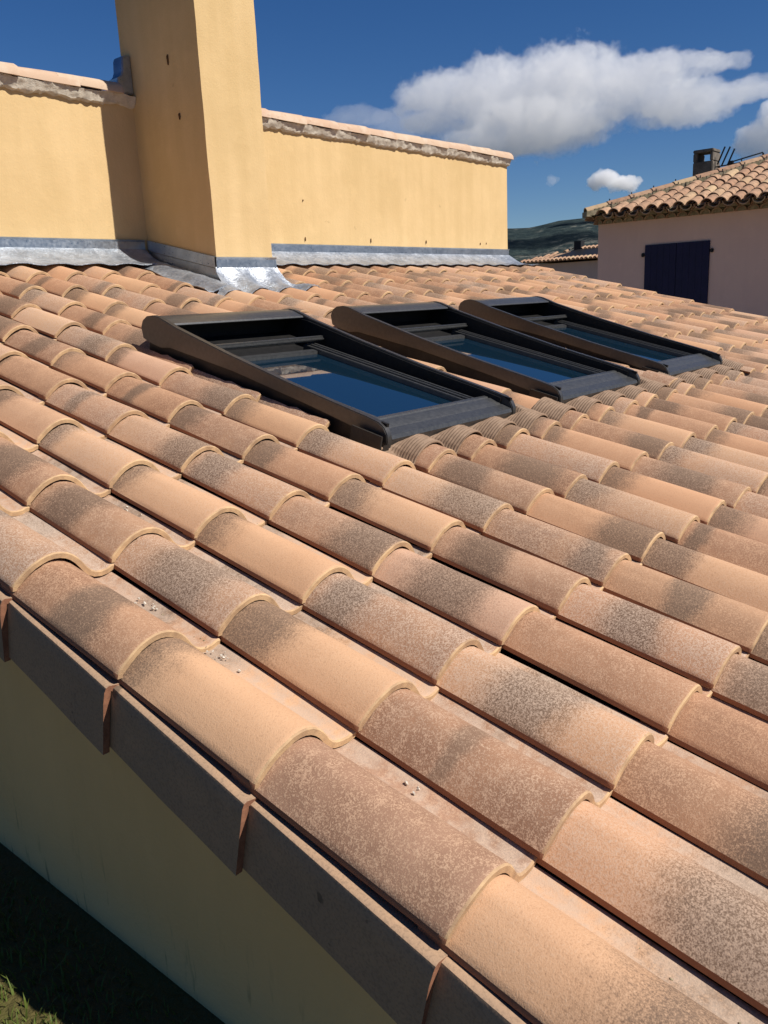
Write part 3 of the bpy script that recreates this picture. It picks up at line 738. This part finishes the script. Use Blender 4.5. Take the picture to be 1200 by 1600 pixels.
hip = shared('hip_tile', canal(.105, .090, .44), M['ntile'])
hd = Vector((1, -1, HM)).normalized(); hl = math.sqrt(2+HM*HM)
for k in range(11):
    P = A+hd*(k*.375-.02)+Vector((0, 0, .065))
    obj('hip_tile', hip, None, nr_, P-O, Matrix((hd, Vector((0, 0, 1)).cross(hd).normalized(), hd.cross(Vector((0, 0, 1)).cross(hd).normalized()))).transposed().to_euler())
for k in range(1, 10):
    P = A+hd*(k*.375+.01)+Vector((0, 0, .065)); mb = MB(); mb.box(-.007, .007, -.007, .007, .06, .118, Matrix.Translation(P)); mb.box(-.007, .007, -.115, -.105, -.03, .06, Matrix.Translation(P) @ Matrix.Rotation(-math.pi/4, 4, 'Z')); nb(mb, 'hip_clip', M['iron'], nr_)
mb = MB()
for k in range(60):      # mortar bedding beneath the hip tiles
    P = A+hd*(k*.07)+Vector((0, 0, .02)); mb.box(-.04, .04, -.125-.02*nz(k*.9), .125, -.02, .062+.01*nz(k*1.7), Matrix.Translation(P) @ Matrix.Rotation(-math.pi/4, 4, 'Z'))
nb(mb, 'hip_mortar', M['grout'], nr_)
gen = shared('cornice_tile', canal(.085, .085, .40), M['ntile'])
for row, (zz, xo) in enumerate(((1.836, .12), (1.900, .25))):
    for k in range(24):
        y = YL-.05-.178*k
        if y < 2.4: break
        obj('cornice_tile', gen, None, nr_, Vector((NX-xo, y+.089*row, zz))-O, (0, 0, rng.uniform(-.02, .02)))
    mb = MB(); mb.box(NX-xo+.045, NX-.001, YR, YL-.03, zz+.004, zz+.063); nb(mb, 'cornice_course', M['grout'], nr_)
# chimney with a see-through head
cx, cy = 15.35, 5.66
mb = MB(); X0, X1, Y0, Y1 = cx, cx+.36, cy-.34, cy+.17
Y0, Y1 = 5.49, 5.845; zb, z1, z2, z3 = 2.2, 2.92, 3.07, 3.125
mb.box(X0, X1, Y0, Y1, zb, z1)
mb.box(X0, X1, Y0, Y0+.055, z1, z2); mb.box(X0, X1, Y1-.075, Y1, z1, z2)
mb.box(X0-.003, X1+.003, Y0-.003, Y1+.003, z2, z3)
nb(mb, 'chimney', M['dark_cement'], nh, bevel=.012)

# television aerial behind the hip
AX = 15.5
def PY(y, z, dx=0.): return (AX+dx, y, z)
an = tag(empty('tv_aerial', (AX, 5.2, 2.6)), 'thin dark television aerial beside the chimney of the pink house', 'aerial')
O2 = Vector((AX, 5.2, 2.6))
def part2(mb, name):
    mb.v = [tuple(Vector(v)-O2) for v in mb.v]; return mb.build(name, M['iron'], an)
part2(MB().tube(PY(5.49, 2.817), PY(4.681, 2.849), .011), 'boom')
for a_, b_ in (((5.338, 3.136), (5.458, 2.855)), ((5.248, 3.124), (5.388, 2.815)), ((5.169, 3.081), (5.277, 2.832))):
    part2(MB().tube(PY(*a_), PY(*b_), .014), 'element')
part2(MB().tube(PY(5.179, 2.873), PY(4.687, 2.953), .011), 'element')
part2(MB().tube(PY(4.687, 2.953), PY(4.681, 2.845), .010), 'element')
part2(MB().box(AX-.03, AX+.03, 5.18, 5.26, 2.775, 2.885), 'bracket')
part2(MB().tube(PY(5.22, 2.80), PY(5.22, 2.2), .015), 'mast')
part2(MB().tube(PY(5.44, 2.83), PY(5.44, 2.3), .010), 'mast')

# ---------------------------------------------------------------- distant house
dh = tag(empty('distant_house', (52, 27, 0)), 'small far house with pale tile hips and dark roof panel below the wooded hill', 'house')
O3 = Vector((52, 27, 0))
def nb3(mb, *a, **k):
    mb.v = [tuple(Vector(v)-O3) for v in mb.v]; return mb.build(*a, **k)
mb = MB(); mb.box(50.3, 57, 19, 30.3, -.6, 2.60); nb3(mb, 'wall', M['pink'], dh)
a_, b_, c_, d_ = Vector((49.8, 30.9, 2.72)), Vector((49.8, 18.4, 2.72)), Vector((53.2, 24.6, 3.62)), Vector((53.2, 28.0, 3.62))
e_, f_ = Vector((56.6, 30.9, 2.72)), Vector((56.6, 18.4, 2.72))
mb = MB(); mb.add([a_, b_, c_, d_, e_, f_], [(0, 1, 2, 3), (0, 3, 4), (1, 5, 2), (3, 2, 5, 4), (0, 4, 5, 1)])
dr = nb3(mb, 'roof', M['ntile'], dh)
dt = shared('roof_tile', canal(.13, .11, .60), M['ntile'])
ns3 = math.atan(.9/3.4)
for k in range(40):
    y = a_.y-.3*k
    for r in range(6):
        u = r*.56; lim = 3.4
        if y < b_.y: break
        left = (a_.y-y)*3.4/(a_.y-d_.y); right = (y-b_.y)*3.4/(c_.y-b_.y)
        if u > min(left, right, 3.2): break
        if .35 < u < 2.75 and 25.6 < y < 29.3 and u < left-.35: continue
        obj('roof_tile', dt, None, dr, a_+Vector((u*math.cos(ns3)-.06, y-a_.y, u*math.sin(ns3)+.03))-O3, (0, -ns3, 0))
mb = MB(); sl_ = .9/3.4
pp = [(.45, 29.2), (.45, 25.7), (2.6, 25.7), (2.6, 28.1)]
mb.add([(a_.x+u, y, a_.z+u*sl_+.06) for u, y in pp]+[(a_.x+u, y, a_.z+u*sl_+.01) for u, y in pp], [(0, 1, 2, 3), (7, 6, 5, 4), (0, 4, 5, 1), (1, 5, 6, 2), (2, 6, 7, 3), (3, 7, 4, 0)])
nb3(mb, 'roof_panel', M['frame_in'], dh)
mb = MB(); mb.box(52.4, 52.9, 27.9, 28.4, 3.2, 4.0); nb3(mb, 'chimney', M['iron'], dh)
cb = MB(); last = None
for i in range(25):
    t = i/24; P = Vector((80, 70-70*t, 5.1-1.0*math.sin(math.pi*t)*.5))
    if last is not None: cb.tube(last, P, .02, 4)
    last = P
tag(cb.build('power_cable', M['iron']), 'thin dark cable strung across the foot of the hill', 'cable')

# ---------------------------------------------------------------- grass at the wall foot
gv, gf = [], []; rg = random.Random(3)
for k in range(26000):
    x = -.02-abs(rg.random())**1.0*1.3; y = rg.uniform(-.6, 2.6)
    L_ = rg.uniform(.010, .026)*(1.3 if x < -.08 else .9); t = rg.random()*6.283; w_ = rg.uniform(.0012, .0026); b_ = rg.uniform(.3, 1.)*L_
    z = ground_z(x, y)-.004; dx, dy = math.cos(t), math.sin(t); n = len(gv)
    gv += [(x-dy*w_, y+dx*w_, z), (x+dy*w_, y-dx*w_, z), (x+dx*b_*.35+dy*w_*.7, y+dy*b_*.35-dx*w_*.7, z+L_*.6), (x+dx*b_*.35-dy*w_*.7, y+dy*b_*.35+dx*w_*.7, z+L_*.6), (x+dx*b_, y+dy*b_, z+L_)]
    gf += [(n, n+1, n+2, n+3), (n+3, n+2, n+4)]
tag(obj('grass', mesh('grass', gv, gf), M['grass']), 'short lawn grass along the foot of the shaded gable wall', 'grass', kind='stuff')

# ---------------------------------------------------------------- clouds
def cloud(px, py, dist, blobs, label, dens=.02, amp=.55, scale=1., seed=0., name='cloud'):
    """blobs: (px, py, rx, ry) measured in the photograph's pixels at the given distance"""
    d = (fwd + r2*((px-600)/FPX) + d2*((py-800)/FPX)).normalized(); ctr = CAM+d*dist
    upm = dist/FPX*.97                       # metres per pixel
    ux = Vector((d.y, -d.x, 0)).normalized(); uz = Vector((0, 0, 1)); uy = uz.cross(ux)
    tilt = ROLL
    B = []
    for bx, by, rx, ry in blobs:
        ax, ay = bx-px, by-py
        X = (ax*math.cos(tilt)-ay*math.sin(tilt))*upm; Z = -(ax*math.sin(tilt)+ay*math.cos(tilt))*upm
        B.append((X, nz(bx*.01, by*.01, seed)*30*upm, Z, rx*upm, max(rx*.8, ry)*upm, ry*upm))
    g = NT('cloud_vapour'); co = g.oco()
    wob = g.vmath('SUBTRACT', g.noise(co, scale*.010/upm, 4, .6, col=True), (.5, .5, .5))
    p = g.vmath('ADD', co, g.vmath('SCALE', wob, 34*upm))
    best = None
    for X, Y, Z, a, b, c in B:
        q = g.n('ShaderNodeVectorMath', operation='DIVIDE'); g.put(q.inputs[0], g.vmath('SUBTRACT', p, (X, Y, Z))); q.inputs[1].default_value = (a, b, c)
        v = g.math('SUBTRACT', 1., g.vmath('LENGTH', q.outputs[0]))
        best = v if best is None else g.math('SMOOTH_MAX', best, v, .15)
    det = g.noise(co, scale*.036/upm, 8, .66)
    v = g.math('ADD', best, g.math('MULTIPLY', g.math('SUBTRACT', det, .5), amp*2))
    den = g.math('MULTIPLY', g.step(v, .06, .18), dens)
    pv = g.n('ShaderNodeVolumePrincipled'); pv.inputs['Color'].default_value = (.985, .985, .99, 1); pv.inputs['Anisotropy'].default_value = .15
    g.put(pv.inputs['Density'], den); g.t.links.new(pv.outputs[0], g.o.inputs['Volume'])
    lo = [min(q[i]-q[i+3]*1.45 for q in B) for i in range(3)]; hi = [max(q[i]+q[i+3]*1.45 for q in B) for i in range(3)]
    # rounded hull round the vapour
    me = bpy.data.meshes.new('cloud'); bm = bmesh.new(); bmesh.ops.create_icosphere(bm, subdivisions=3, radius=1.)
    for v_ in bm.verts:
        n_ = v_.co.normalized(); k = 1/max(abs(n_.x), abs(n_.y), abs(n_.z)); k = 1+(k-1)*.75
        v_.co = Vector([(lo[i]+hi[i])/2 + n_[i]*k*(hi[i]-lo[i])/2*1.06 for i in range(3)])
    bm.to_mesh(me); bm.free()
    o = obj(name, me, g.m); o.matrix_world = Matrix((ux, uy, uz)).transposed().to_4x4(); o.location = ctr
    tag(o, label, 'cloud', 'clouds in the blue sky')
cloud(890, 165, 1900, [(715, 150, 75, 42), (690, 185, 48, 20), (790, 150, 95, 58), (890, 130, 95, 50), (850, 190, 120, 42), (970, 145, 75, 48), (1040, 168, 85, 32), (1120, 160, 65, 15), (1020, 126, 60, 32), (1075, 120, 55, 16), (775, 212, 100, 26)],
      'large grey-white cumulus cloud drifting above the pink house', dens=.012, amp=.74)
cloud(962, 283, 2100, [(945, 279, 24, 13), (972, 286, 28, 11)], 'small bright puff of cloud just above the pink house roof', dens=.06, amp=.5, scale=2.6, seed=3.)
cloud(1205, 205, 2000, [(1195, 215, 40, 26), (1230, 195, 50, 45)], 'cloud cut off by the right edge of the picture above the aerial', dens=.022, amp=.5, scale=1.6, seed=5.)
cloud(585, 190, 2100, [(560, 182, 60, 14), (625, 195, 60, 22)], 'thin grey cloud wisp rising behind the coping of the ochre wall', dens=.0035, amp=.5, scale=1.4, seed=7.)
cloud(863, 284, 2100, [(863, 283, 11, 8)], 'tiny faint shred of cloud between wall and pink house', dens=.012, amp=.45, scale=3.5, seed=9.)
